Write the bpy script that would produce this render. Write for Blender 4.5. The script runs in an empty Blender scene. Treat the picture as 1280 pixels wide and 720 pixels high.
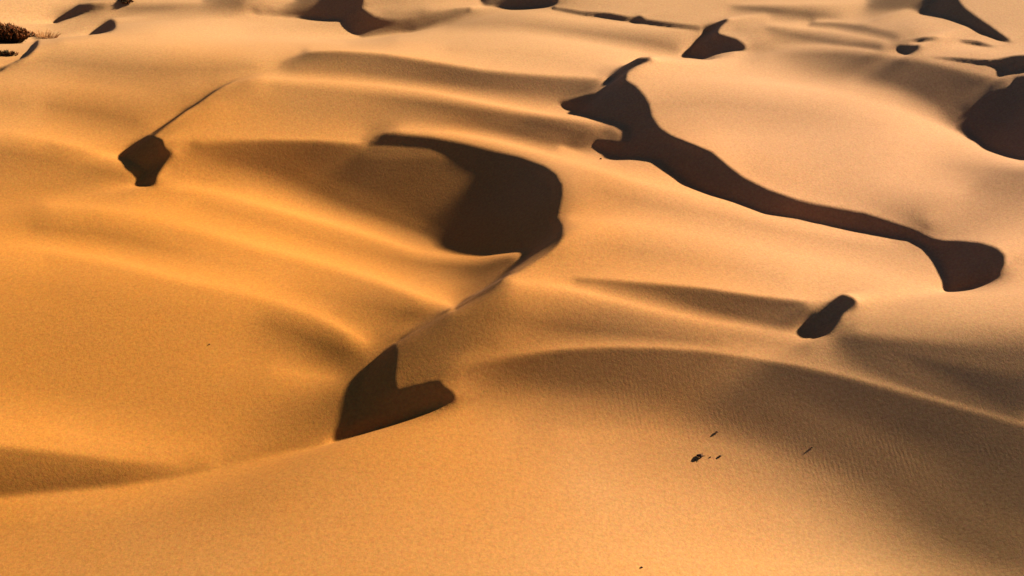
import bpy, math, random
import numpy as np

rng = np.random.default_rng(7)
random.seed(7)
scene = bpy.context.scene
col = scene.collection

# ------------------------------------------------------------------ camera, sky, sun, exposure
CAM_H = 26.0
PITCH = math.radians(38.0)
FPX = 1400.0                       # focal length in pixels of a 1280 x 720 frame
SUN_EL = math.radians(20.5)
SUN_AZ = math.radians(31.0)        # from +x (right) towards +y (away)

cd = bpy.data.cameras.new('camera')
cam = bpy.data.objects.new('camera', cd)
col.objects.link(cam)
cam.location = (0, 0, CAM_H)
cam.rotation_euler = (math.pi / 2 - PITCH, 0, 0)
cd.sensor_width = 36.0
cd.lens = 36.0 * FPX / 1280.0
cd.clip_start = 0.5
cd.clip_end = 9000
scene.camera = cam

world = bpy.data.worlds.new('World')
scene.world = world
world.use_nodes = True
wn = world.node_tree
bg = wn.nodes['Background']
sky = wn.nodes.new('ShaderNodeTexSky')
sky.sky_type = 'NISHITA'
sky.sun_disc = False
sky.sun_elevation = SUN_EL
sky.sun_rotation = math.pi / 2 - SUN_AZ
sky.air_density = 0.29
sky.dust_density = 0.3
sky.altitude = 1200.0
wn.links.new(sky.outputs[0], bg.inputs[0])
bg.inputs[1].default_value = 0.05

sl = bpy.data.lights.new('sun', 'SUN')
sl.energy = 5.0
sl.angle = math.radians(1.5)
sl.color = (1.0, 0.87, 0.68)
sun = bpy.data.objects.new('sun', sl)
col.objects.link(sun)
sun.location = (60, 30, 60)
S = np.array([math.cos(SUN_AZ), math.sin(SUN_AZ)])
from mathutils import Vector
to_sun = Vector((S[0] * math.cos(SUN_EL), S[1] * math.cos(SUN_EL), math.sin(SUN_EL)))
sun.rotation_euler = to_sun.to_track_quat('Z', 'Y').to_euler()

scene.view_settings.view_transform = 'Standard'
scene.view_settings.look = 'None'
scene.view_settings.gamma = 1.0
scene.view_settings.exposure = 1.92
scene.view_settings.use_curve_mapping = False

# ------------------------------------------------------------------ helpers: sight lines
CP, SP = math.cos(PITCH), math.sin(PITCH)


def project(x, y, z):
    """survey station (the camera's foot) -> sighting of a ground point"""
    dz = z - CAM_H
    d = y * CP - dz * SP
    v = y * SP + dz * CP
    d = np.where(d > 0.5, d, 0.5)
    return 640 + FPX * x / d, 360 - FPX * v / d


def gauss(a, s):
    if s <= 0:
        return a
    r = int(3 * s + 1)
    k = np.exp(-0.5 * (np.arange(-r, r + 1) / s) ** 2)
    k /= k.sum()
    p = np.pad(a, ((r, r), (0, 0)), mode='edge')
    o = sum(k[i] * p[i:i + a.shape[0]] for i in range(2 * r + 1))
    p = np.pad(o, ((0, 0), (r, r)), mode='edge')
    return sum(k[i] * p[:, i:i + a.shape[1]] for i in range(2 * r + 1))


# ------------------------------------------------------------------ dune survey
# Crests, troughs and slopes as sighted from the station: x, y and a reading of how much the
# sand leans to the sun there (255 = full face on, about 200 = level, 50 = turned away).
LINES = [
    # far left
    [(0, 5, 230), (60, 6, 232), (90, 4, 228)], [(0, 24, 238), (55, 26, 238)],
    [(150, 9, 190), (200, 9, 180), (260, 7, 182), (300, 5, 170)],
    [(150, 28, 222), (200, 26, 230), (260, 22, 232), (300, 24, 232), (340, 27, 230), (400, 32, 225), (430, 38, 222)],
    [(80, 54, 230), (150, 52, 234), (230, 56, 238), (300, 58, 238), (370, 52, 240), (430, 54, 240)], [(200, 38, 238), (300, 38, 240)],
    [(50, 75, 217), (120, 82, 203), (200, 86, 202), (270, 88, 204), (320, 84, 214)],
    [(0, 106, 224), (60, 106, 226), (130, 110, 220), (200, 120, 214), (230, 122, 212)],
    [(60, 132, 205), (120, 140, 198), (170, 152, 200), (180, 160, 204)],
    [(0, 125, 214), (30, 132, 214)],
    [(0, 163, 234), (60, 173, 240), (110, 185, 240), (150, 199, 236), (180, 212, 230)],
    [(0, 190, 200), (60, 200, 194), (120, 212, 192), (160, 222, 200)],
    [(0, 232, 206), (70, 240, 205), (120, 238, 208)],
    [(240, 100, 214), (280, 108, 210)],
    # ridge with the broad shaded band
    [(385, 62.5, 238), (420, 62.5, 240), (480, 66.5, 240), (540, 75.5, 240), (600, 85.5, 238), (640, 89.5, 234), (700, 94.5, 230), (745, 97.5, 226)],
    [(350, 81, 205), (385, 67, 186), (420, 67, 180), (480, 71, 174), (540, 80.5, 166), (600, 91, 160), (640, 95, 156), (700, 100, 150), (745, 103, 146)],
    [(360, 88, 204), (450, 90, 186), (540, 100, 176), (600, 107, 168), (650, 112, 168), (700, 116, 170), (735, 114, 160)],
    [(330, 99, 234), (400, 101, 236), (480, 107, 240), (540, 115, 242), (600, 127, 243), (640, 135, 242), (690, 144, 238), (730, 149, 236), (775, 155, 215)],
    [(340, 109, 206), (450, 119, 200), (540, 130, 172), (600, 141, 142), (640, 150, 118), (690, 158, 100), (730, 168, 78)],
    [(260, 125, 212), (330, 130, 206), (430, 140, 204), (520, 148, 196), (580, 155, 180), (640, 163, 155), (690, 172, 135), (720, 180, 110)],
    [(770, 162, 205), (780, 166, 190)], [(755, 164, 160), (770, 171, 140)],
    [(215, 172, 226), (260, 172, 224), (330, 170, 222), (420, 168, 220), (455, 165, 218)],
    [(215, 186, 224), (235, 183, 222)],
    # long bright shoulder right of the great hollow
    [(500, 162, 226), (560, 165, 236), (620, 176, 242), (660, 186, 242), (700, 197, 242), (750, 212, 244), (800, 227, 245), (860, 241, 244), (900, 250, 242), (960, 271, 238), (1050, 291, 234), (1110, 300, 226)],
    [(700, 183, 230), (735, 196, 232), (780, 205, 226), (820, 212, 228)],
    [(715, 225, 220), (760, 243, 212), (830, 258, 212), (900, 270, 218), (1000, 294, 222), (1100, 312, 218), (1150, 325, 220)],
    [(712, 272, 230), (800, 281, 234), (880, 295, 236), (960, 312, 238), (1060, 335, 238), (1130, 350, 232), (1170, 357, 226)],
    [(720, 300, 214), (800, 315, 214), (900, 330, 222), (980, 350, 226)],
    # camera-side slope of the left dune
    [(215, 207, 190), (232, 195, 178), (252, 186, 158), (300, 181, 138), (350, 179, 122), (400, 180, 112), (450, 185, 104)],
    [(280, 194, 150), (340, 195, 128), (400, 198, 104), (450, 203, 92), (490, 202, 92), (520, 204, 86), (550, 206, 76)], [(390, 216, 122), (440, 226, 96), (500, 234, 80), (545, 242, 72), (575, 258, 68)],
    [(250, 180, 222), (300, 176, 228), (350, 174, 228), (400, 175, 226), (450, 178, 224)],
    [(460, 183, 168), (500, 186, 165), (530, 188, 140)],
    [(240, 212, 206), (300, 214, 198), (350, 222, 180), (400, 236, 160), (450, 251, 134), (500, 264, 112), (540, 276, 96), (590, 291, 80)],
    [(250, 226, 222), (320, 234, 222), (370, 248, 215), (420, 264, 206), (480, 282, 200), (530, 297, 192), (580, 308, 172)],
    [(200, 233, 236), (240, 234, 242), (280, 241, 242), (320, 253, 246), (370, 267, 248), (420, 280, 244), (470, 296, 242), (520, 313, 236), (560, 320, 226), (605, 320, 214), (640, 316, 216), (658, 313, 214)],
    [(250, 254, 218), (320, 274, 216), (400, 299, 216), (480, 320, 210), (540, 331, 194), (600, 336, 158), (640, 326, 140)],
    [(500, 340, 222), (560, 355, 212), (595, 352, 180)],
    [(60, 256, 230), (110, 258, 236), (180, 266, 236), (250, 285, 238), (330, 308, 246), (400, 326, 247), (470, 347, 246), (520, 366, 245), (563, 381, 242)],
    [(40, 285, 204), (120, 290, 200), (180, 303, 202), (260, 322, 220), (330, 340, 226)],
    [(0, 304, 230), (60, 310, 236), (140, 325, 238), (220, 346, 240), (300, 362, 240), (350, 376, 236), (400, 395, 234), (430, 410, 238), (458, 428, 226)],
    [(350, 356, 228), (430, 376, 206), (500, 391, 180), (540, 397, 162), (557, 392, 150)],
    [(420, 392, 212), (480, 408, 196), (515, 408, 180)],
    [(0, 350, 214), (80, 365, 210), (180, 380, 212), (280, 400, 212)],
    [(330, 402, 196), (370, 416, 182), (420, 438, 158), (447, 452, 140)],
    [(0, 420, 208), (100, 430, 208), (220, 450, 210), (300, 455, 214)], [(0, 470, 210), (150, 500, 210), (280, 505, 206)],
    [(340, 462, 220), (380, 468, 220), (420, 474, 200)], [(340, 505, 196), (390, 510, 178), (425, 512, 150)],
    [(0, 525, 228), (80, 540, 230), (160, 556, 224), (250, 562, 212), (320, 552, 192), (380, 540, 165), (415, 536, 130)],
    [(0, 554, 228), (80, 563, 226), (150, 572, 220), (230, 579, 210)],
    [(0, 563, 190), (80, 572, 188), (150, 581, 186), (230, 588, 186)],
    [(0, 617, 166), (60, 611, 164), (150, 603, 164), (220, 592, 172), (260, 585, 186)],
    [(0, 625, 216), (60, 619, 216), (150, 611, 216), (220, 600, 214), (280, 586, 210), (330, 574, 208), (380, 563, 210), (440, 550, 216), (520, 527, 220), (560, 511, 222), (580, 500, 218)],
    [(280, 577, 192), (320, 568, 176), (370, 557, 150), (400, 551, 120)],
    [(568, 204, 74), (590, 224, 66), (612, 248, 62), (622, 280, 60), (612, 306, 66), (650, 303, 60)], [(600, 212, 60), (660, 240, 60)],
    # quick fall-off just under the crests
    [(200, 241, 222), (240, 243, 226), (320, 262, 224), (420, 290, 220), (520, 323, 212)],
    [(110, 270, 216), (250, 297, 218), (330, 320, 224), (400, 338, 222), (470, 359, 210), (520, 378, 198)],
    [(60, 322, 220), (140, 337, 220), (300, 374, 220), (350, 388, 210), (400, 407, 198), (430, 422, 190)],
    [(60, 182, 212), (110, 195, 210), (150, 209, 212)],
    [(700, 366, 218), (760, 380, 214), (820, 395, 212), (880, 408, 212), (940, 417, 210)],
    [(700, 206, 228), (750, 221, 226), (800, 236, 226), (860, 250, 228)],
    [(190, 160, 214), (215, 143, 216), (240, 126, 217), (262, 112, 219), (300, 94, 224), (340, 79, 230), (375, 64, 236)], [(205, 166, 204), (222, 156, 202), (245, 138, 202), (272, 119, 200), (308, 103, 198)],
    # foreground
    [(0, 660, 206), (150, 655, 210), (300, 630, 206), (420, 600, 212), (560, 560, 220), (640, 530, 220)],
    [(0, 715, 212), (200, 715, 212), (400, 700, 216), (600, 690, 224), (800, 700, 236), (950, 705, 238), (1080, 712, 228), (1180, 715, 200), (1280, 716, 172)],
    [(600, 620, 220), (750, 610, 228), (900, 630, 224), (1000, 640, 216), (1100, 660, 194), (1200, 672, 160), (1280, 680, 126)],
    [(575, 466, 192), (600, 453, 200), (640, 444.5, 208), (700, 435.5, 216), (760, 432.5, 219), (820, 433.5, 220), (880, 437.5, 218), (940, 446.5, 214), (1000, 456.5, 210), (1060, 470.5, 206), (1120, 486.5, 202), (1180, 502.5, 198), (1230, 515.5, 196), (1280, 530.5, 194)],
    [(585, 469, 176), (600, 460, 168), (640, 451, 156), (700, 441, 144), (760, 438, 138), (820, 439, 134), (880, 443, 128), (940, 452, 120), (1000, 462, 114), (1060, 476, 104), (1120, 492, 100), (1180, 508, 99), (1230, 521, 100), (1280, 536, 104)],
    [(590, 490, 205), (640, 478, 180), (700, 470, 156), (760, 468, 150), (820, 470, 146), (900, 478, 136), (980, 492, 120), (1060, 512, 106), (1140, 535, 98), (1220, 560, 97), (1280, 580, 102)],
    [(600, 520, 216), (680, 500, 196), (760, 500, 182), (830, 510, 176), (900, 522, 168), (980, 542, 160), (1060, 566, 150), (1130, 590, 142), (1200, 612, 116), (1280, 635, 108)],
    [(700, 540, 218), (800, 540, 208), (880, 552, 204), (960, 575, 198), (1040, 600, 186), (1120, 625, 168), (1200, 645, 134)],
    # middle swell
    [(640, 350, 240), (700, 358, 242), (760, 372, 240), (820, 387, 236), (880, 400, 230), (940, 410, 226), (1000, 420, 214), (1030, 424, 206)],
    [(640, 366, 214), (700, 376, 200), (780, 394, 196), (860, 410, 200), (940, 424, 200), (1010, 436, 190)],
    [(560, 405, 170), (600, 390, 176), (640, 400, 173), (720, 410, 174), (800, 418, 182), (900, 428, 194)],
    [(525, 430, 162), (560, 436, 164), (620, 428, 168)], [(505, 470, 140), (540, 466, 158), (560, 458, 168)],
    [(497, 440, 120), (497, 462, 110)],
    [(700, 343, 222), (760, 347.5, 228), (830, 353.5, 232), (880, 358.5, 234), (940, 367.5, 236), (1000, 374.5, 234), (1035, 374, 224)],
    [(720, 350, 196), (760, 352.5, 178), (830, 359, 152), (880, 364, 130), (940, 373.5, 110), (1000, 381, 94)],
    [(760, 364, 210), (820, 372, 188), (880, 384, 162), (940, 394, 140), (990, 402, 122)],
    # right
    [(1085, 368, 224), (1120, 366, 230), (1180, 369, 234), (1240, 368, 232), (1280, 362, 230)],
    [(1085, 390, 220), (1160, 396, 219), (1230, 400, 216), (1280, 404, 212)],
    [(1050, 424, 160), (1100, 436, 130), (1150, 450, 104), (1200, 466, 88), (1240, 482, 78), (1280, 500, 70)],
    [(1075, 412, 208), (1120, 418, 202), (1180, 424, 192), (1280, 430, 176)],
    [(1060, 452, 176), (1110, 468, 156), (1160, 484, 130), (1220, 504, 120), (1270, 520, 110)],
    [(1262, 330, 222), (1250, 352, 226), (1280, 320, 222)], [(1195, 293, 206), (1230, 296, 214), (1270, 305, 222)],
    [(940, 210, 222), (1010, 235, 222), (1080, 250, 214), (1130, 268, 196), (1160, 285, 170)],
    [(1100, 225, 224), (1200, 240, 222), (1230, 232, 196), (1280, 240, 192)], [(1160, 272, 210), (1220, 274, 206), (1280, 276, 210)],
    [(1150, 200, 228), (1220, 212, 200), (1280, 218, 188)],
    # upper right
    [(600, 14, 228), (660, 16, 236), (720, 24, 238), (800, 33, 232), (860, 38, 226)],
    [(560, 32, 214), (640, 30, 214), (720, 40, 205), (800, 50, 190), (845, 60, 188)],
    [(500, 48, 236), (600, 42, 238), (660, 44, 238), (740, 55, 240), (800, 66, 240), (850, 74, 236), (920, 74, 232)],
    [(560, 62, 228), (680, 70, 226), (740, 84, 226)],
    [(700, 8, 222), (800, 10, 222), (850, 18, 222), (960, 20, 220)], [(720, 14, 226), (800, 16, 222), (860, 28, 220)],
    [(800, 96, 226), (860, 95, 228), (950, 102, 234), (1050, 116, 234), (1120, 136, 237), (1180, 160, 240), (1230, 184, 240), (1275, 204, 234)],
    [(820, 130, 212), (900, 128, 212), (1000, 140, 218), (1100, 158, 226)],
    [(850, 172, 226), (900, 171, 234), (960, 171, 228), (1020, 178, 224)],
    [(940, 54, 196), (970, 58, 206), (1020, 57, 216), (1070, 60, 216), (1120, 68, 212), (1160, 74, 208), (1210, 88, 204), (1240, 95, 204), (1262, 96, 200)],
    [(960, 70, 212), (1000, 68, 186), (1050, 69, 164), (1100, 75, 150), (1150, 83, 140), (1200, 97, 118), (1240, 106, 78)],
    [(960, 80, 220), (1020, 84, 190), (1080, 92, 172), (1140, 105, 150), (1180, 120, 130), (1210, 140, 84)],
    [(1060, 106, 222), (1120, 118, 212), (1170, 138, 196), (1200, 160, 168)],
    [(910, 4, 224), (1000, 4, 222), (1080, 2, 220)], [(915, 8, 190), (960, 12, 160), (1010, 18, 160), (1050, 22, 200)],
    [(960, 28, 224), (1010, 28, 222)], [(1085, 7, 170), (1120, 7, 140), (1155, 8, 120)],
    [(1100, 24, 206), (1135, 12, 218), (1165, 24, 216), (1200, 36, 218), (1260, 60, 224)],
    [(1012, 31, 170), (1040, 30, 160), (1080, 36, 160), (1120, 46, 164)], [(1020, 26, 222), (1080, 29, 210), (1140, 42, 198)],
    [(960, 36, 180), (1010, 48, 165), (1060, 56, 165), (1100, 60, 140)], [(960, 31, 224), (1040, 38, 222), (1110, 52, 210)],
    [(920, 36, 205), (960, 46, 205)], [(945, 62, 196), (970, 62, 200)],
    [(1155, 66, 222), (1180, 54, 226), (1240, 66, 226), (1275, 64, 222)],
    [(1165, 76, 214), (1220, 82, 208), (1248, 90, 205)], [(1215, 8, 212), (1240, 28, 212), (1275, 30, 214)],
    [(150, 2, 226), (250, 0, 224)],
    [(470, 6, 214), (500, 12, 208), (530, 6, 216), (570, 3, 222)], [(480, 18, 190), (510, 18, 180), (530, 14, 178)],
    # round the shrub
    [(10, 72, 228), (30, 66, 226)], [(60, 62, 222), (80, 40, 214), (100, 35, 210)], [(110, 18, 205), (125, 16, 205)],
]

# lee faces (turned right away from the sun): outline, strength 0-1, softness of the edge
LEES = [
    ([(457, 181), (470, 170), (480, 166), (500, 167), (540, 171), (580, 179), (620, 189), (650, 196), (680, 207), (695, 218), (702, 232), (702, 248), (699, 262), (697, 272), (703, 282), (705, 294), (698, 307), (685, 319), (665, 331), (650, 339), (632, 346), (626, 355), (612, 365), (590, 377), (570, 388), (566, 387), (582, 374), (600, 365), (618, 352), (640, 335), (656, 324), (663, 314), (655, 311), (630, 313), (612, 317), (618, 305), (636, 292), (642, 276), (638, 256), (622, 234), (596, 216), (574, 202), (558, 191), (540, 184), (500, 181), (470, 180)], 1, 1.2),
    ([(697, 128), (720, 122), (745, 116), (760, 107), (768, 101), (757, 98), (775, 88), (795, 76), (812, 71), (817, 73), (800, 82), (784, 91), (782, 100), (795, 107), (805, 118), (812, 130), (815, 145), (825, 160), (840, 170), (870, 182), (890, 190), (910, 207), (930, 222), (960, 237), (1000, 251), (1040, 259), (1080, 266), (1110, 276), (1140, 286), (1165, 298), (1180, 301), (1200, 301), (1225, 303), (1245, 309), (1256, 318), (1256, 330), (1248, 343), (1235, 353), (1220, 360), (1200, 363), (1183, 364), (1183, 350), (1178, 335), (1170, 320), (1158, 308), (1140, 299), (1110, 295), (1060, 286), (1000, 273), (960, 267), (920, 252), (890, 243), (860, 230), (840, 213), (825, 200), (800, 196), (775, 197), (755, 190), (742, 180), (745, 174), (765, 176), (785, 178), (790, 170), (787, 158), (775, 154), (750, 150), (730, 144), (710, 137)], 1, 1.2),
    ([(425, 546), (433, 530), (446, 505), (452, 482), (458, 466), (468, 452), (478, 441), (494, 428), (497, 440), (494, 470), (497, 489), (530, 480), (550, 475), (553, 482), (565, 490), (572, 497), (568, 502), (545, 512), (500, 527), (460, 540), (425, 551), (415, 553)], 1, 1.2),
    ([(187, 168), (192, 172), (203, 176), (204, 181), (205, 188), (222, 193), (215, 200), (205, 210), (198, 218), (195, 230), (190, 233), (168, 232), (178, 222), (183, 213), (170, 205), (150, 196), (148, 194), (165, 180)], 1, 1.0),
    ([(187, 169), (200, 159), (216, 148), (231, 136), (247, 127), (268, 113), (300, 97), (269, 115.5), (248, 130.5), (233, 139.5), (218, 152), (203, 163), (190, 173)], .75, .7),
    ([(566, 388), (540, 404), (515, 418), (496, 430), (494, 427), (512, 415), (537, 401), (562, 385)], .6, 1.2),
    ([(1002, 412), (1005, 403), (1015, 392), (1035, 378), (1052, 368), (1060, 369), (1073, 377), (1070, 384), (1055, 392), (1047, 405), (1036, 418), (1020, 422), (1008, 418)], 1, 1.0),
    ([(68, 28), (82, 15), (98, 6), (110, 4), (135, 5), (118, 10), (100, 18), (85, 25), (72, 29)], 1, .8),
    ([(110, 45), (118, 38), (130, 28), (138, 24), (144, 25), (144, 32), (138, 37), (125, 42), (112, 46)], 1, .8),
    ([(310, 13), (330, 9), (350, 6), (372, 0), (378, -8), (460, -8), (455, 0), (450, 8), (440, 18), (434, 25), (400, 23), (350, 19), (325, 17)], .9, 1),
    ([(433, 26), (440, 18), (452, 9), (458, 14), (468, 20), (480, 23), (500, 24), (520, 22), (545, 15), (570, 10), (588, 9), (590, 11), (575, 17), (555, 24), (530, 33), (515, 38), (490, 39), (470, 43), (452, 46), (442, 40), (435, 30)], 1, 1),
    ([(598, -8), (600, 0), (605, 7), (640, 9), (660, 10), (688, 9), (696, 3), (700, -8)], .9, 1),
    ([(690, 9), (730, 16), (760, 17), (790, 22), (800, 19), (806, 24), (830, 27), (875, 33), (875, 36), (830, 32), (790, 27), (730, 20), (690, 12)], .9, .8),
    ([(858, 66), (862, 60), (872, 48), (885, 40), (876, 35), (890, 30), (908, 23), (912, 24), (900, 34), (896, 41), (905, 44), (920, 50), (931, 58), (932, 64), (915, 68), (880, 70), (862, 69)], 1, .8),
    ([(1160, 10), (1172, 2), (1176, -8), (1200, -8), (1198, 0), (1206, 10), (1220, 20), (1245, 38), (1262, 50), (1266, 54), (1250, 50), (1230, 42), (1210, 32), (1190, 24), (1170, 18), (1160, 14)], 1, .8),
    ([(1140, 51), (1155, 47), (1178, 47), (1165, 51), (1150, 53)], 1, .8),
    ([(1197, 50), (1220, 51), (1245, 59), (1230, 58), (1205, 54)], .9, .8),
    ([(1120, 58), (1135, 56), (1152, 57), (1148, 62), (1138, 68), (1125, 66)], 1, 1.2),
    ([(1160, 71), (1200, 73), (1240, 76), (1265, 70), (1290, 68), (1290, 84), (1265, 90), (1252, 95), (1255, 86), (1235, 81), (1200, 77)], 1, .8),
    ([(1290, 92), (1268, 97), (1266, 106), (1250, 112), (1235, 118), (1222, 130), (1215, 143), (1213, 155), (1218, 170), (1235, 185), (1262, 195), (1290, 202)], 1, 1.6),
    ([(0, 91), (10, 85), (25, 79), (38, 71), (47, 59), (50, 50), (45, 52), (40, 62), (30, 72), (15, 80), (0, 85)], .8, .8),
]

# lees with a slope of their own: where, slope
OWN = [(LEES[0][0], .405), ([(428, 538), (428, 425), (500, 425), (506, 488), (470, 518)], .48)]

NX, NY = 1280, 720


def diffuse(lines):
    """smooth membrane through the sighted lines (coarse to fine relaxation)"""
    xs, ys, vs = [], [], []
    for ln in lines:
        for (x0, y0, v0), (x1, y1, v1) in zip(ln[:-1], ln[1:]):
            n = int(max(abs(x1 - x0), abs(y1 - y0)) / 0.5) + 2
            t = np.linspace(0, 1, n)
            xs.append(x0 + (x1 - x0) * t); ys.append(y0 + (y1 - y0) * t); vs.append(v0 + (v1 - v0) * t)
    xs, ys, vs = map(np.concatenate, (xs, ys, vs))
    cur = None
    for lev in (64, 32, 16, 8, 4, 2, 1):
        w, h = -(-NX // lev), -(-NY // lev)
        ix = np.clip((xs / lev).astype(int), 0, w - 1)
        iy = np.clip((ys / lev).astype(int), 0, h - 1)
        cnt = np.zeros((h, w)); acc = np.zeros((h, w))
        np.add.at(cnt, (iy, ix), 1); np.add.at(acc, (iy, ix), vs)
        fix = cnt > 0
        val = acc / np.maximum(cnt, 1)
        if cur is None:
            cur = np.full((h, w), vs.mean())
        else:
            cur = np.repeat(np.repeat(cur, 2, 0), 2, 1)[:h, :w]
        cur[fix] = val[fix]
        for _ in range(120 if lev > 2 else 40):
            p = np.pad(cur, 1, mode='edge')
            cur = 0.25 * (p[:-2, 1:-1] + p[2:, 1:-1] + p[1:-1, :-2] + p[1:-1, 2:])
            cur[fix] = val[fix]
    return cur


def poly_mask(poly):
    poly = np.array(poly, float)
    x0, y0 = np.floor(poly.min(0)).astype(int) - 1
    x1, y1 = np.ceil(poly.max(0)).astype(int) + 2
    x0, y0, x1, y1 = max(x0, 0), max(y0, 0), min(x1, NX), min(y1, NY)
    m = np.zeros((NY, NX))
    for sx in (.25, .75):
        for sy in (.25, .75):
            X, Y = np.meshgrid(np.arange(x0, x1) + sx, np.arange(y0, y1) + sy)
            ins = np.zeros(X.shape, bool)
            a = poly; b = np.roll(poly, -1, 0)
            for (ax, ay), (bx, by) in zip(a, b):
                if ay == by:
                    continue
                c = ((ay > Y) != (by > Y)) & (X < (bx - ax) * (Y - ay) / (by - ay) + ax)
                ins ^= c
            m[y0:y1, x0:x1] += ins * .25
    return m


KREAD = 0.59
RELIEF = 0.85
LEE_D = 0.40
LEE_SMALL = 0.50
LEE_HI = 0.50
LEE_LO = 0.32
EASE = 0.08
EASE_MAX = 0.0
AMB = 0.03                         # share of the reading that skylight gives
TS, TC = math.sin(SUN_EL), math.cos(SUN_EL)
_d = np.linspace(-0.6, 0.6, 400)
_c = (TS - _d * TC) / np.sqrt(1 + _d * _d)


def lin(v):
    v = v / 255.0
    return np.where(v < .04045, v / 12.92, ((v + .055) / 1.055) ** 2.4)


read = gauss(diffuse(LINES), 0.9)
_t = np.clip((read - 120) / 55, 0, 1)
read = read + RELIEF * (read - 211) * _t * _t * (3 - 2 * _t)
read = read - 9 * (1 - _t)
_l = lin(read)
slope_map = np.interp(np.maximum(KREAD * _l - AMB, .025), _c[::-1], _d[::-1])
def sample(a, px, py):
    px = np.clip(px - .5, 0, NX - 1.001); py = np.clip(py - .5, 0, NY - 1.001)
    i, j = px.astype(int), py.astype(int)
    fx, fy = px - i, py - j
    return (a[j, i] * (1 - fx) * (1 - fy) + a[j, i + 1] * fx * (1 - fy)
            + a[j + 1, i] * (1 - fx) * fy + a[j + 1, i + 1] * fx * fy)


lee_map = np.zeros_like(slope_map)
for pts, st, soft in LEES:
    m = np.clip(gauss(poly_mask(pts), soft), 0, 1) * st
    lee_map = np.maximum(lee_map, m)
target_slope = slope_map * (1 - lee_map) + LEE_D * lee_map

# a lee drops steeply from its brink and eases towards its toe: how far down (0-1) each spot lies
_n, _st = 1100, 0.12
_gx, _gy = np.meshgrid(-66 + np.arange(_n) * _st, 8 + np.arange(_n) * _st)
_px, _py = project(_gx, _gy, 0 * _gx)
_in = ((_px > -20) & (_px < NX + 20) & (_py > -20) & (_py < NY + 20)) * (sample(lee_map, _px, _py) > .3)


def run_length(sg):
    o = np.zeros(_in.shape)
    alive = _in.astype(float)
    for k in range(1, 50):
        d = k * .2
        sh = (-sg * int(round(d * S[1] / _st)), -sg * int(round(d * S[0] / _st)))
        alive = alive * np.roll(_in, sh, (0, 1))
        o += alive * .2
    return o


_up, _dn = run_length(1), run_length(-1)
_frac = gauss((_up + .1) / (_up + _dn + .2), 1)
_rx, _uy = (np.arange(NX)[None, :] + .5 - 640) / FPX, (360 - np.arange(NY)[:, None] - .5) / FPX
_t = CAM_H / (SP - _uy * CP)
_ix = np.clip(((_rx * _t + 66) / _st).astype(int), 0, _n - 1)
_iy = np.clip((((CP + _uy * SP) * _t - 8) / _st).astype(int), 0, _n - 1)
_iy = np.broadcast_to(_iy, _ix.shape)
down = gauss(_frac[_iy, _ix], 1)
_k = np.clip((down - .25) / .25, 0, 1)
_k = _k * _k * (3 - 2 * _k)
_big = np.clip(gauss((_up + _dn)[_iy, _ix], 2) / 3.0 - .9, 0, 1)      # only on tall lees
_ld = (LEE_HI * (1 - _k) + LEE_LO * _k) * _big + LEE_SMALL * (1 - _big)
for pts, own in OWN:
    m = np.clip(gauss(poly_mask(pts), 3) * 2, 0, 1)
    _ld = _ld * (1 - m) + own * m
slope_map = slope_map * (1 - lee_map) + _ld * lee_map
small_map = lee_map * (1 - _big)
for pts, own in OWN:
    small_map = small_map * (1 - np.clip(gauss(poly_mask(pts), 2), 0, 1))


# ------------------------------------------------------------------ height field of the dunes
DOM = 168.0
X0, Y0 = -84.0, -28.0


def upsample(a):
    """double a periodic grid (spectral)"""
    n = a.shape[0]
    f = np.fft.fftshift(np.fft.fft2(a))
    g = np.zeros((2 * n, 2 * n), complex)
    g[n // 2:n // 2 + n, n // 2:n // 2 + n] = f
    return np.fft.ifft2(np.fft.ifftshift(g)).real * 4


def set_grid(n):
    global NG, STEP, GX, GY, kx, ky, KS, KT, CORE, wild_d, den
    NG = n
    STEP = DOM / NG
    GX, GY = np.meshgrid(X0 + np.arange(NG) * STEP, Y0 + np.arange(NG) * STEP)
    kx = 2 * np.pi * np.fft.rfftfreq(NG, STEP)[None, :]
    ky = 2 * np.pi * np.fft.fftfreq(NG, STEP)[:, None]
    KS = kx * S[0] + ky * S[1]
    KT = -kx * S[1] + ky * S[0]
    den = KS ** 2 + WT * KT ** 2 + MU
    den[0, 0] = 1
    CORE = (GY > 20) & (GY < 72) & (np.abs(GX) < 26)
    if n > 1024:
        wild_d = upsample(wild_d)
        return
    # dunes outside the sighted area carry on in the same manner
    ph = (GX * S[0] + GY * S[1]) / 19.0 + 0.32 * wrap_noise(16, 3) + 0.1 * wrap_noise(7, 4)
    fr = ph - np.floor(ph)
    prof = np.where(fr < .2, fr / .2, (1 - fr) / .8)
    wild = gauss(prof * 2.0 * np.clip(1 + .4 * wrap_noise(18, 5), .2, 2), 2)
    edge = np.minimum(np.minimum(GX - X0, X0 + DOM - GX), np.minimum(GY - Y0, Y0 + DOM - GY))
    wild = wild * np.clip(edge / 12, 0, 1)
    _px, _py = project(GX, GY, 0 * GX)
    _o = np.maximum(np.maximum(-_px, _px - NX), np.maximum(-_py * 2.5, (_py - NY) * 0.8))
    _o = np.clip((np.where(GY < 6, 900, _o) - 120) / 500.0, 0, 1)
    wild = wild * _o * _o * (3 - 2 * _o)
    wild_d = np.fft.irfft2(1j * KS * np.fft.rfft2(wild), s=(NG, NG))


def wrap_noise(scale, seed):
    """periodic smooth noise, the same at every grid size"""
    rr = np.random.default_rng(seed)
    o = np.zeros_like(GX)
    for _ in range(40):
        k = np.round(rr.normal(0, DOM / scale / 2, 2))
        o += math.sqrt(2 / 40) * np.cos(2 * np.pi * (k[0] * GX + k[1] * GY) / DOM + rr.uniform(0, 6.283))
    return o


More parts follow.
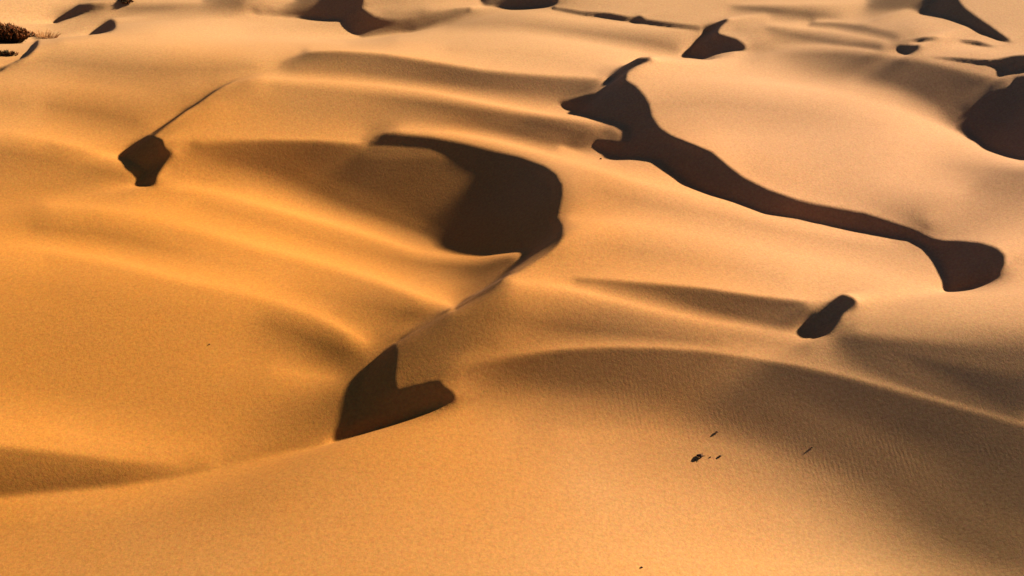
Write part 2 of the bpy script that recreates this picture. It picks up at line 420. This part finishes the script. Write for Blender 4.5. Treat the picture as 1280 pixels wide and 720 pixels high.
WT = 0.2
MUL = 80.0
DAMP = 0.4
GAIN = 0.3
LEAK = 1.0
MU = (2 * np.pi / MUL) ** 2
target_c = (TS - target_slope * TC) / np.sqrt(1 + target_slope ** 2)
lee_wide = gauss(lee_map, 8)
N_COARSE, N_FINE = 24, 9
set_grid(1024)
z = np.zeros_like(GX)
corr = np.zeros_like(GX)
ease = np.zeros_like(GX)
for it in range(N_COARSE + N_FINE):
    if it == N_COARSE:
        z, corr, ease = upsample(z), upsample(corr), upsample(ease)
        set_grid(2048)
    px, py = project(GX, GY, z)
    le = sample(lee_wide, px, py)
    out = np.maximum(np.maximum(-px * (.55 + le), (px - NX) * (.55 + 2.2 * le)), np.maximum(-py * 2.0, (py - NY) * 0.6))
    w = np.clip(1.2 - out / 130.0, 0, 1)
    w = np.where(GY < 6, 0, w)
    w = w * w * (3 - 2 * w)
    Dt = sample(slope_map, px, py) * w + wild_d * (1 - w)
    lee = sample(lee_map, px, py) * w
    small = sample(small_map, px, py)
    if it >= 5:
        h = np.fft.rfft2(z)
        zs = np.fft.irfft2(1j * KS * h, s=(NG, NG))
        zt = np.fft.irfft2(1j * KT * h, s=(NG, NG))
        ct = sample(target_c, px, py)
        cp = (TS - zs * TC) / np.sqrt(1 + zs ** 2 + zt ** 2)
        err = cp - ct
        if it < N_COARSE or (it - N_COARSE) % 3 == 0:
            # where a lee shades sand that should be lit, ease the toe of that lee
            m = 1 if NG == 1024 else 2
            z2 = z[::m, ::m]
            hor = np.full_like(z2, -99.0)
            for k in range(2, 46):
                dist = k * .36
                sh = (-int(round(dist * S[1] / (m * STEP))), -int(round(dist * S[0] / (m * STEP))))
                np.maximum(hor, np.roll(z2, sh, (0, 1)) - dist * TS / TC, out=hor)
            deep = np.maximum(hor - z2, 0)
            wrong = np.minimum(deep, .5) * (ct[::m, ::m] > .03) * w[::m, ::m]
            q = np.zeros_like(z2)
            for k in range(1, 22):
                dist = k * .36
                sh = (int(round(dist * S[1] / (m * STEP))), int(round(dist * S[0] / (m * STEP))))
                np.maximum(q, np.roll(wrong, sh, (0, 1)) * math.exp(-dist / 3.5), out=q)
            q = np.repeat(np.repeat(gauss(q, 2), m, 0), m, 1)
            shaded = np.repeat(np.repeat(deep > .02, m, 0), m, 1)
            ease = np.clip(ease + EASE * q * (lee > .2) - .06 * lee * (1 - shaded), 0, EASE_MAX)
        dark = lee > .5
        err = np.where(dark, np.where(shaded, Dt - zs, (1 + small) * np.maximum(np.minimum(Dt + .01, .46) + .06 * small - zs, 0)), err)
        corr = np.clip(LEAK * corr + GAIN * np.clip(err, -.3, .3) * w, -.6 - small, .6 + small)
        Dt = Dt - ease
    f = np.fft.rfft2(Dt + corr)
    zn = np.fft.irfft2(-1j * KS * f / den, s=(NG, NG))
    z = zn if it == 0 else DAMP * z + (1 - DAMP) * zn
    z = z - z[CORE].mean()


def height(x, y):
    """cubic B-spline reading of the height field; low rolling ground beyond it"""
    u = (x - X0) / STEP; v = (y - Y0) / STEP
    inside = np.minimum(np.minimum(u, NG - 1 - u), np.minimum(v, NG - 1 - v)) * STEP
    uc = np.clip(u, 2, NG - 4); vc = np.clip(v, 2, NG - 4)
    i, j = uc.astype(int), vc.astype(int)
    fx, fy = uc - i, vc - j

    def bs(t):
        return ((1 - t) ** 3 / 6, (3 * t ** 3 - 6 * t ** 2 + 4) / 6,
                (-3 * t ** 3 + 3 * t ** 2 + 3 * t + 1) / 6, t ** 3 / 6)
    wx, wy = bs(fx), bs(fy)
    o = 0
    for b in range(4):
        for a in range(4):
            o = o + wy[b] * wx[a] * z[j + b - 1, i + a - 1]
    q = (x * S[0] + y * S[1]) / 31 + .8 * np.sin(y / 47 + x / 90) + .5 * np.sin(x / 37 - y / 71)
    fq = q - np.floor(q)
    far = np.where(fq < .2, fq / .2, (1 - fq) / .8) * (2.4 + 1.2 * np.sin(x / 83 + 1) * np.sin(y / 61))
    k = np.clip(inside / 10, 0, 1)
    k = k * k * (3 - 2 * k)
    return o * k + far * (1 - k)


def ground_at(px, py):
    """where a sight line meets the sand"""
    rx = (px - 640) / FPX; up = (360 - py) / FPX
    dy = CP + up * SP; dz = -SP + up * CP
    t = np.linspace(15, 160, 6000)
    hz = height(rx * t, dy * t)
    k = np.argmax(CAM_H + dz * t < hz)
    return float(rx * t[k]), float(dy * t[k]), float(hz[k])


# ------------------------------------------------------------------ the sand sheet
def grow(a, step, end, f=1.18):
    o = []
    while a < end:
        a += step; step *= f; o.append(a)
    return o


rows = [17.0]
while rows[-1] < 132:
    rows.append(rows[-1] + max(0.026, rows[-1] ** 2 / (FPX * CAM_H) * 1.35))
rows = [-v for v in grow(-17.0, .06, 700, 1.06)][::-1] + rows + grow(rows[-1], .8, 4500, 1.1)
uf = np.linspace(-0.60, 0.60, 900)
us = [-v for v in grow(.60, .0016, 40, 1.035)][::-1] + list(uf) + grow(.60, .0016, 40, 1.035)
rows = np.array(rows); us = np.array(us)
wid = np.where(rows > 17, rows + 6, 23.0)
MX = us[None, :] * wid[:, None]
MY = np.repeat(rows[:, None], len(us), 1)
MZ = height(MX.ravel(), MY.ravel()).reshape(MX.shape)
nr, nc = MX.shape
me = bpy.data.meshes.new('sand_dune_ground')
me.vertices.add(nr * nc)
me.vertices.foreach_set('co', np.stack([MX, MY, MZ], -1).astype(np.float32).ravel())
idx = np.arange(nr * nc).reshape(nr, nc)
q = np.stack([idx[:-1, :-1], idx[:-1, 1:], idx[1:, 1:], idx[1:, :-1]], -1).reshape(-1, 4)
me.loops.add(q.size); me.polygons.add(len(q))
me.loops.foreach_set('vertex_index', q.ravel().astype(np.int32))
me.polygons.foreach_set('loop_start', np.arange(0, q.size, 4, dtype=np.int32))
me.polygons.foreach_set('loop_total', np.full(len(q), 4, np.int32))
me.polygons.foreach_set('use_smooth', np.ones(len(q), bool))
me.update(calc_edges=True)
ground = bpy.data.objects.new('sand_dune_ground', me)
col.objects.link(ground)
ground['kind'] = 'structure'
print('ground faces', len(q))


class NT:
    """small node-tree builder"""

    def __init__(self, name):
        self.m = bpy.data.materials.new(name)
        self.m.use_nodes = True
        self.t = self.m.node_tree
        self.b = self.t.nodes['Principled BSDF']

    def n(self, kind, **kw):
        o = self.t.nodes.new(kind)
        for k, v in kw.items():
            if k.startswith('i_'):
                o.inputs[k[2:].replace('_', ' ')].default_value = v
            else:
                setattr(o, k, v)
        return o

    def l(self, a, b):
        self.t.links.new(a, b)

    def math(self, op, a, b=None, c=None):
        o = self.n('ShaderNodeMath', operation=op)
        for i, s in enumerate((a, b, c)):
            if s is None:
                continue
            if isinstance(s, (int, float)):
                o.inputs[i].default_value = s
            else:
                self.l(s, o.inputs[i])
        return o.outputs[0]

    def mix(self, f, a, b, mode='MIX'):
        o = self.n('ShaderNodeMix', data_type='RGBA', blend_type=mode)
        for s, k in ((f, 0), (a, 6), (b, 7)):
            if isinstance(s, (int, float, tuple)):
                o.inputs[k].default_value = s
            else:
                self.l(s, o.inputs[k])
        return o.outputs[2]


def blob(px, py, rx, ry):
    """centre and radii of a patch of ground"""
    x, y, zz = ground_at(px, py)
    return x, y, rx, ry


def sand_material():
    s = NT('dune_sand')
    geo = s.n('ShaderNodeNewGeometry')
    pos = geo.outputs['Position']

    def noise(scale, detail, rough=0.5):
        o = s.n('ShaderNodeTexNoise', i_Scale=scale, i_Detail=detail, i_Roughness=rough)
        s.l(pos, o.inputs['Vector'])
        return o

    def patch(px, py, rx, ry, soft=1.0):
        x, y, a, b = blob(px, py, rx, ry)
        v = s.n('ShaderNodeVectorMath', operation='SUBTRACT')
        s.l(pos, v.inputs[0]); v.inputs[1].default_value = (x, y, 0)
        m = s.n('ShaderNodeVectorMath', operation='MULTIPLY')
        s.l(v.outputs[0], m.inputs[0]); m.inputs[1].default_value = (1 / a, 1 / b, 0)
        ln = s.n('ShaderNodeVectorMath', operation='LENGTH')
        s.l(m.outputs[0], ln.inputs[0])
        w = s.math('ADD', ln.outputs['Value'], s.math('MULTIPLY', s.math('SUBTRACT', noise(.12, 3).outputs[0], .5), .9))
        mr = s.n('ShaderNodeMapRange', interpolation_type='SMOOTHSTEP', i_From_Min=1.0 + soft * .5, i_From_Max=1.0 - soft * .5)
        s.l(w, mr.inputs[0])
        return mr.outputs[0]

    big = noise(0.05, 3)
    mid = noise(1.1, 5, .65)
    fine = noise(9.0, 5, .8)
    f2 = s.n('ShaderNodeMapRange', i_From_Min=0.36, i_From_Max=0.64)
    s.l(fine.outputs[0], f2.inputs[0])
    c = s.mix(big.outputs[0], (0.345, 0.176, 0.054, 1), (0.330, 0.186, 0.076, 1))
    c = s.mix(s.math('MULTIPLY', patch(1120, 190, 18, 13, 1.6), .75), c, (0.370, 0.190, 0.098, 1))   # paler, pinker sand
    c = s.mix(s.math('MULTIPLY', patch(700, 470, 13, 7, 1.7), .65), c, (0.335, 0.180, 0.088, 1))
    c = s.mix(s.math('MULTIPLY', patch(560, 0, 60, 14, 1.8), .6), c, (0.350, 0.204, 0.102, 1))
    c = s.mix(s.math('MULTIPLY', patch(200, 380, 18, 16, 1.4), .95), c, (0.370, 0.138, 0.015, 1))   # redder sand in the hollow
    c = s.mix(s.math('MULTIPLY', mid.outputs[0], .3), c, (0.30, 0.146, 0.042, 1))
    c = s.mix(s.math('MULTIPLY', f2.outputs[0], .62), c, (0.60, 0.56, 0.52, 1), 'MULTIPLY')
    hue = s.n('ShaderNodeTexNoise', i_Scale=12.0, i_Detail=4.0, i_Roughness=.8)
    s.l(pos, hue.inputs['Vector'])
    c = s.mix(.45, c, hue.outputs['Color'], 'SOFT_LIGHT')
    s.l(c, s.b.inputs['Base Color'])
    s.b.inputs['Roughness'].default_value = 0.95
    s.b.inputs['Specular IOR Level'].default_value = 0.12
    # wind ripples: strong in one patch of the near slope, faint elsewhere
    rot = s.n('ShaderNodeMapping')
    rot.inputs['Rotation'].default_value = (0, 0, math.radians(-8))
    s.l(pos, rot.inputs['Vector'])
    wv = s.n('ShaderNodeTexWave', i_Scale=2.1, i_Distortion=4.0, i_Detail=3.0, i_Detail_Scale=1.8)
    s.l(rot.outputs[0], wv.inputs['Vector'])
    gate = s.n('ShaderNodeMapRange', i_From_Min=.34, i_From_Max=.62)
    s.l(noise(.9, 2).outputs[0], gate.inputs[0])
    rp = s.math('MAXIMUM', s.math('MULTIPLY', patch(1090, 577, 4.6, 1.0, 1.7), .10),
                s.math('MULTIPLY', patch(850, 510, 4.5, 1.3, 1.5), .07))
    rp = s.math('ADD', s.math('MULTIPLY', rp, gate.outputs[0]), 0.0)
    hh = s.math('ADD', s.math('MULTIPLY', wv.outputs['Fac'], s.math('MULTIPLY', rp, .022)),
                s.math('MULTIPLY', fine.outputs[0], .012))
    bp = s.n('ShaderNodeBump', i_Strength=1.0, i_Distance=1.0)
    s.l(hh, bp.inputs['Height'])
    s.l(bp.outputs[0], s.b.inputs['Normal'])
    return s.m


me.materials.append(sand_material())


# ------------------------------------------------------------------ plants and litter
def plain(name, c1, c2, scale, rough=.9):
    s = NT(name)
    geo = s.n('ShaderNodeNewGeometry')
    nz = s.n('ShaderNodeTexNoise', i_Scale=scale, i_Detail=3.0)
    s.l(geo.outputs['Position'], nz.inputs['Vector'])
    mr = s.n('ShaderNodeMapRange', i_From_Min=.35, i_From_Max=.65)
    s.l(nz.outputs[0], mr.inputs[0])
    s.l(s.mix(mr.outputs[0], c1 + (1,), c2 + (1,)), s.b.inputs['Base Color'])
    s.b.inputs['Roughness'].default_value = rough
    s.b.inputs['Specular IOR Level'].default_value = .1
    return s.m


M_GREEN = plain('shrub_leaf', (.020, .017, .008), (.045, .030, .012), 3)
M_TIP = plain('dry_tip', (.17, .040, .012), (.26, .10, .03), 4)
M_WOOD = plain('dead_wood', (.035, .018, .012), (.07, .036, .02), 9)
M_STRAW = plain('straw', (.22, .10, .03), (.30, .16, .055), 5)


class MB:
    def __init__(self):
        self.v, self.f = [], []

    def tube(self, pts, r0, r1, n=4):
        pts = [Vector(p) for p in pts]
        base = len(self.v)
        for i, p in enumerate(pts):
            d = (pts[min(i + 1, len(pts) - 1)] - pts[max(i - 1, 0)]).normalized()
            a = d.orthogonal().normalized(); b = d.cross(a)
            r = r0 + (r1 - r0) * i / (len(pts) - 1)
            for k in range(n):
                t = 2 * math.pi * k / n
                self.v.append(p + a * (math.cos(t) * r) + b * (math.sin(t) * r))
        for i in range(len(pts) - 1):
            for k in range(n):
                q0 = base + i * n; q1 = q0 + n
                self.f.append((q0 + k, q0 + (k + 1) % n, q1 + (k + 1) % n, q1 + k))
        self.f.append(tuple(base + k for k in reversed(range(n))))
        self.f.append(tuple(base + (len(pts) - 1) * n + k for k in range(n)))

    def leaf(self, p, d, ln, wd):
        p = Vector(p); d = Vector(d).normalized()
        a = d.orthogonal().normalized()
        a.rotate(__import__('mathutils').Quaternion(d, random.uniform(0, 6.28)))
        b = len(self.v)
        self.v += [p, p + d * ln * .5 + a * wd, p + d * ln, p + d * ln * .5 - a * wd]
        self.f.append((b, b + 1, b + 2, b + 3))

    def build(self, name, mat, parent=None, kind=None):
        m = bpy.data.meshes.new(name)
        m.from_pydata([tuple(v) for v in self.v], [], self.f)
        m.materials.append(mat)
        m.update()
        o = bpy.data.objects.new(name, m)
        col.objects.link(o)
        o.parent = parent
        if kind:
            o['kind'] = kind
        return o


def thing(name, loc, label, cat, group=None):
    o = bpy.data.objects.new(name, None)
    o.empty_display_size = .2
    col.objects.link(o)
    o.location = loc
    o['label'] = label; o['category'] = cat
    if group:
        o['group'] = group
    return o


def hz(x, y):
    return float(height(np.array([x]), np.array([y]))[0])


def shrub(loc, rx, ry, hgt, nst, label, dens=9):
    """desert shrub: woody stems fanning from the base, dense twiggy leaf, dry red tips"""
    X, Y, Z = loc
    root = thing('desert_shrub', loc, label, 'shrub')
    wood, leaf, tip = MB(), MB(), MB()
    for i in range(nst):
        a = random.uniform(0, 2 * math.pi); q = math.sqrt(random.random())
        bx, by = .5 * rx * q * math.cos(a), .5 * ry * q * math.sin(a)
        el = random.uniform(.15, 1.0)
        top = hgt * (1 - .62 * q * q) * random.uniform(.75, 1.06)
        ex, ey = rx * q * math.cos(a) * random.uniform(.9, 1.1), ry * q * math.sin(a) * random.uniform(.9, 1.1)
        b0 = hz(X + bx, Y + by) - Z - .05
        p0 = Vector((bx, by, b0)); p2 = Vector((ex, ey, top + (hz(X + ex, Y + ey) - Z) * .6))
        p1 = (p0 + p2) / 2 + Vector((random.uniform(-.1, .1), random.uniform(-.1, .1), .12 * hgt))
        wood.tube([p0, p1, p2], .016, .005, 4)
        for k in range(dens):
            t = random.uniform(.15, 1)
            p = (p0 * (1 - t) + p1 * t) * (1 - t) + (p1 * (1 - t) + p2 * t) * t
            d = (p2 - p0).normalized() + Vector((random.gauss(0, .6), random.gauss(0, .6), random.gauss(.3, .4)))
            leaf.leaf(p, d, random.uniform(.10, .24), random.uniform(.012, .03))
        for k in range(6):
            d = Vector((random.gauss(0, .4), random.gauss(0, .4), 1))
            tip.leaf(p2 - Vector((0, 0, .04)), d, random.uniform(.08, .22), random.uniform(.008, .018))
    wood.build('branches', M_WOOD, root, 'stuff')
    leaf.build('foliage', M_GREEN, root, 'stuff')
    tip.build('dry_tips', M_TIP, root, 'stuff')
    return root


def straw_tuft(loc, rx, ry, hgt, n, label, lean=(0, 0)):
    X, Y, Z = loc
    root = thing('dry_grass_tuft', loc, label, 'grass')
    st, bl = MB(), MB()
    for i in range(n):
        a = random.uniform(0, 2 * math.pi); q = math.sqrt(random.random())
        bx, by = rx * .7 * q * math.cos(a), ry * .7 * q * math.sin(a)
        b0 = Vector((bx, by, hz(X + bx, Y + by) - Z - .03))
        d = Vector((math.cos(a) * q * .7 + lean[0] + random.gauss(0, .15), math.sin(a) * q * .7 + lean[1] + random.gauss(0, .15), 1)).normalized()
        ln = hgt * random.uniform(.5, 1.1)
        e = b0 + d * ln; e.z -= .15 * ln
        (st if i % 3 else bl).tube([b0, b0 + d * ln * .55, e], .012, .004, 3)
    st.build('stalks', M_STRAW, root, 'stuff')
    bl.build('dark_stalks', M_TIP, root, 'stuff')
    return root


def twig_clump(px, py, size, label, n=7):
    """scrap of dead brush: a gnarled root knot with short broken twigs, lying on the sand"""
    x, y, zz = ground_at(px, py)
    root = thing('dead_brush_scrap', (x, y, zz), label, 'brush')
    kn = MB()
    pts = []
    for i in range(5):
        t = i / 4 - .5
        pts.append((t * size * .8, random.uniform(-.1, .1) * size, size * (.12 + .16 * (1 - 4 * t * t)) + hz(x + t * size * .8, y) - zz))
    kn.tube(pts[:3], size * .12, size * .24, 7); kn.tube(pts[2:], size * .24, size * .07, 7)
    kn.build('root_knot', M_WOOD, root)
    for i in range(n):
        a = random.uniform(0, 2 * math.pi)
        tw = MB()
        d = Vector((math.cos(a) * .9, math.sin(a) * .6, random.uniform(.05, .45))) * random.uniform(.5, 1.1)
        p0 = Vector((0, 0, size * .15)); p1 = p0 + d * size * .35
        p2 = p1 + d * size * .3 + Vector((random.gauss(0, .1), random.gauss(0, .1), random.uniform(-.12, .06))) * size
        tw.tube([p0, p1, p2], size * .06, size * .02, 4)
        tw.build('twig', M_WOOD, root)
    return root


gx0, gy0, gz0 = ground_at(6, 52)
shrub((gx0, gy0, gz0), 1.7, .6, 1.0, 460, 'big dark desert shrub with reddish dry tips beside straw-coloured grass')
tx, ty, tz = ground_at(58, 47)
straw_tuft((tx, ty, tz), .75, .35, .5, 130, 'straw-coloured dry grass tuft growing against the big dark shrub', (.25, 0))
ax, ay, az = ground_at(6, 69)
shrub((ax, ay, az), .6, .12, .12, 50, 'low reddish brown shrub on bare sand in front of the big dark shrub')
bx, by, bz = ground_at(158, 3)
shrub((bx, by, bz), .32, .2, .12, 50, 'small dark shrub alone on a far dune crest past the slip faces')
twig_clump(875, 571, .26, 'largest dark scrap of dead brush lying on the pale near slope', 9)
twig_clump(900, 571, .12, 'small dark scrap of dead brush level with the largest scrap', 5)
twig_clump(896, 541, .13, 'dark scrap of dead brush lying upslope of the other two', 5)
twig_clump(869, 575, .07, 'tiny brown twig bit just below the largest dark scrap', 4)
twig_clump(888, 572, .07, 'tiny twig bit between two dark scraps of brush', 3)
twig_clump(1015, 560, .09, 'tiny dark scrap of brush at the end of the sand ripples', 4)
twig_clump(262, 431, .07, 'lone small scrap of brush on the orange sand of the hollow', 4)
twig_clump(802, 710, .10, 'small flat scrap of brush low on the smooth near slope', 4)
twig_clump(751, 199, .12, 'small scrap of brush on the bright shoulder under the long slip face', 4)
